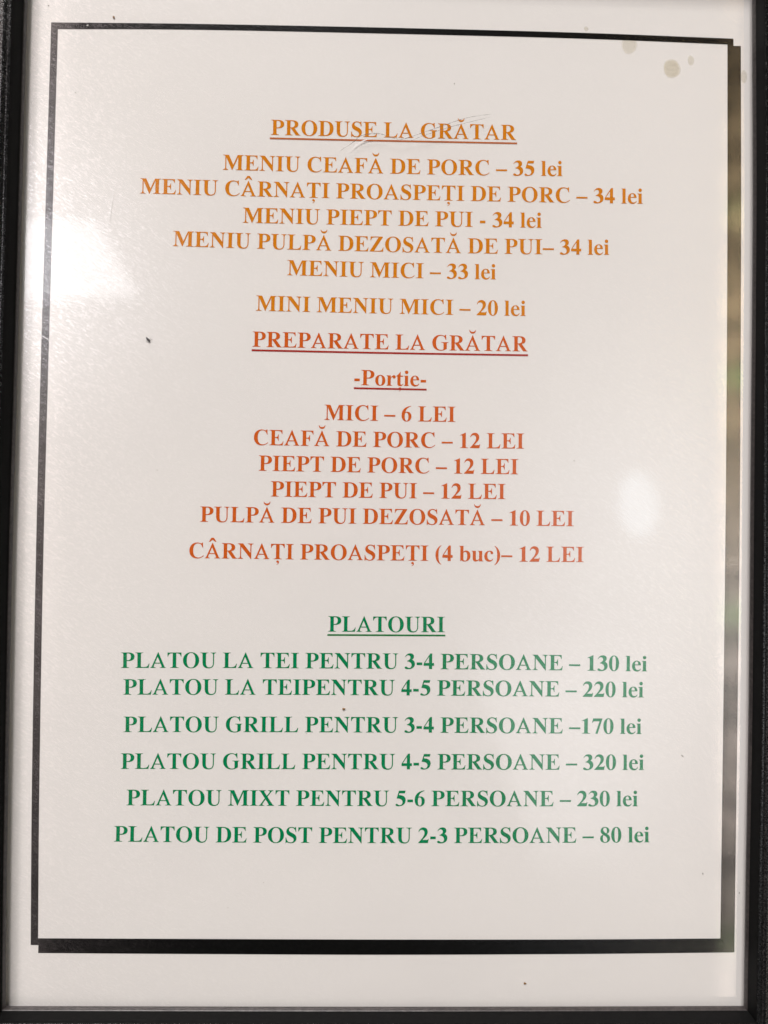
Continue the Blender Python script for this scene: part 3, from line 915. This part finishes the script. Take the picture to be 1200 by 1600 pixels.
lump("dirt_speck", 98.03, -111.74, 0.15, 0.14, 0.05, MAT['dark_speck'], "dark speck in the narrow margin right of the border", "speck", G)
lump("dirt_speck", 16.83, 111.42, 0.11, 0.17, 0.05, MAT['dark_speck'], "tiny dark speck on blank paper above the top heading", "speck", G)
lump("dust_speck", -84.80, 125.14, 0.26, 0.20, 0.06, MAT['pale_speck'], "white dust speck on the black top border", "speck", G, 0.4)
lump("dust_speck", -84.31, 126.16, 0.14, 0.14, 0.05, MAT['pale_speck'], "smaller white dust speck at the top border's upper edge", "speck", G)

# the dead gnat
gnat = empty("gnat", (-66.52 * MM, 38.33 * MM, 0.02 * MM), "tiny black dead gnat lying on the sheet below the glare at the left", "insect")


def gnat_part(name, x, y, rx, ry, rz, ang, zc):
    nu, nv = 10, 8
    v, f = [], []
    ca, sa = math.cos(ang), math.sin(ang)
    for j in range(nv + 1):
        th = math.pi * j / nv
        for i in range(nu):
            a = 2 * math.pi * i / nu
            px, py = rx * math.cos(th), ry * math.sin(th) * math.cos(a)
            v.append(((x + px * ca - py * sa) * MM, (y + px * sa + py * ca) * MM, (zc + rz * math.sin(th) * math.sin(a)) * MM))
    for j in range(nv):
        for i in range(nu):
            a, b = j * nu + i, j * nu + (i + 1) % nu
            f.append((a, b, b + nu, a + nu))
    return mesh_obj(name, v, f, MAT['gnat'], gnat, smooth=True)


gnat_part("body", 0.0, 0.0, 0.74, 0.30, 0.18, -0.85, 0.2)
gnat_part("head", -0.46, 0.52, 0.22, 0.21, 0.14, -0.85, 0.18)
wing = veil_material("gnat_wing", (0.22, 0.20, 0.18, 1), 0.35)
for a, ln in ((-0.15, 1.25), (-1.5, 1.1)):
    o = [(0, 0)]
    for k in range(9):
        t = k / 8
        o.append((ln * math.sin(t * math.pi / 2 + 0.2) * math.cos((t - 0.5) * 0.9), ln * 0.5 * (t - 0.5) * 0.9))
    v = [((x * math.cos(a) - y * math.sin(a)) * MM, (x * math.sin(a) + y * math.cos(a)) * MM, 0.30 * MM) for x, y in o]
    mesh_obj("wing", v, [tuple(range(len(v)))], wing, gnat)
for a, ln in ((0.5, 0.9), (2.3, 0.8), (3.4, 0.7), (-2.2, 0.8)):
    w = 0.03
    d = Vector((math.cos(a), math.sin(a)))
    nn = Vector((-d.y, d.x))
    v = []
    for s, z in ((0.1, 0.2), (0.55, 0.3), (1.0, 0.02)):
        for sg in (-1, 1):
            for dz in (0.0, 0.04):
                q = d * ln * s + nn * w * sg
                v.append((q.x * MM, q.y * MM, (z + dz) * MM))
    f = []
    for k in range(2):
        o = k * 4
        f += [(o, o + 4, o + 5, o + 1), (o + 2, o + 3, o + 7, o + 6), (o, o + 2, o + 6, o + 4), (o + 1, o + 5, o + 7, o + 3)]
    f += [(0, 1, 3, 2), (8, 10, 11, 9)]
    mesh_obj("leg", v, f, MAT['gnat'], gnat)
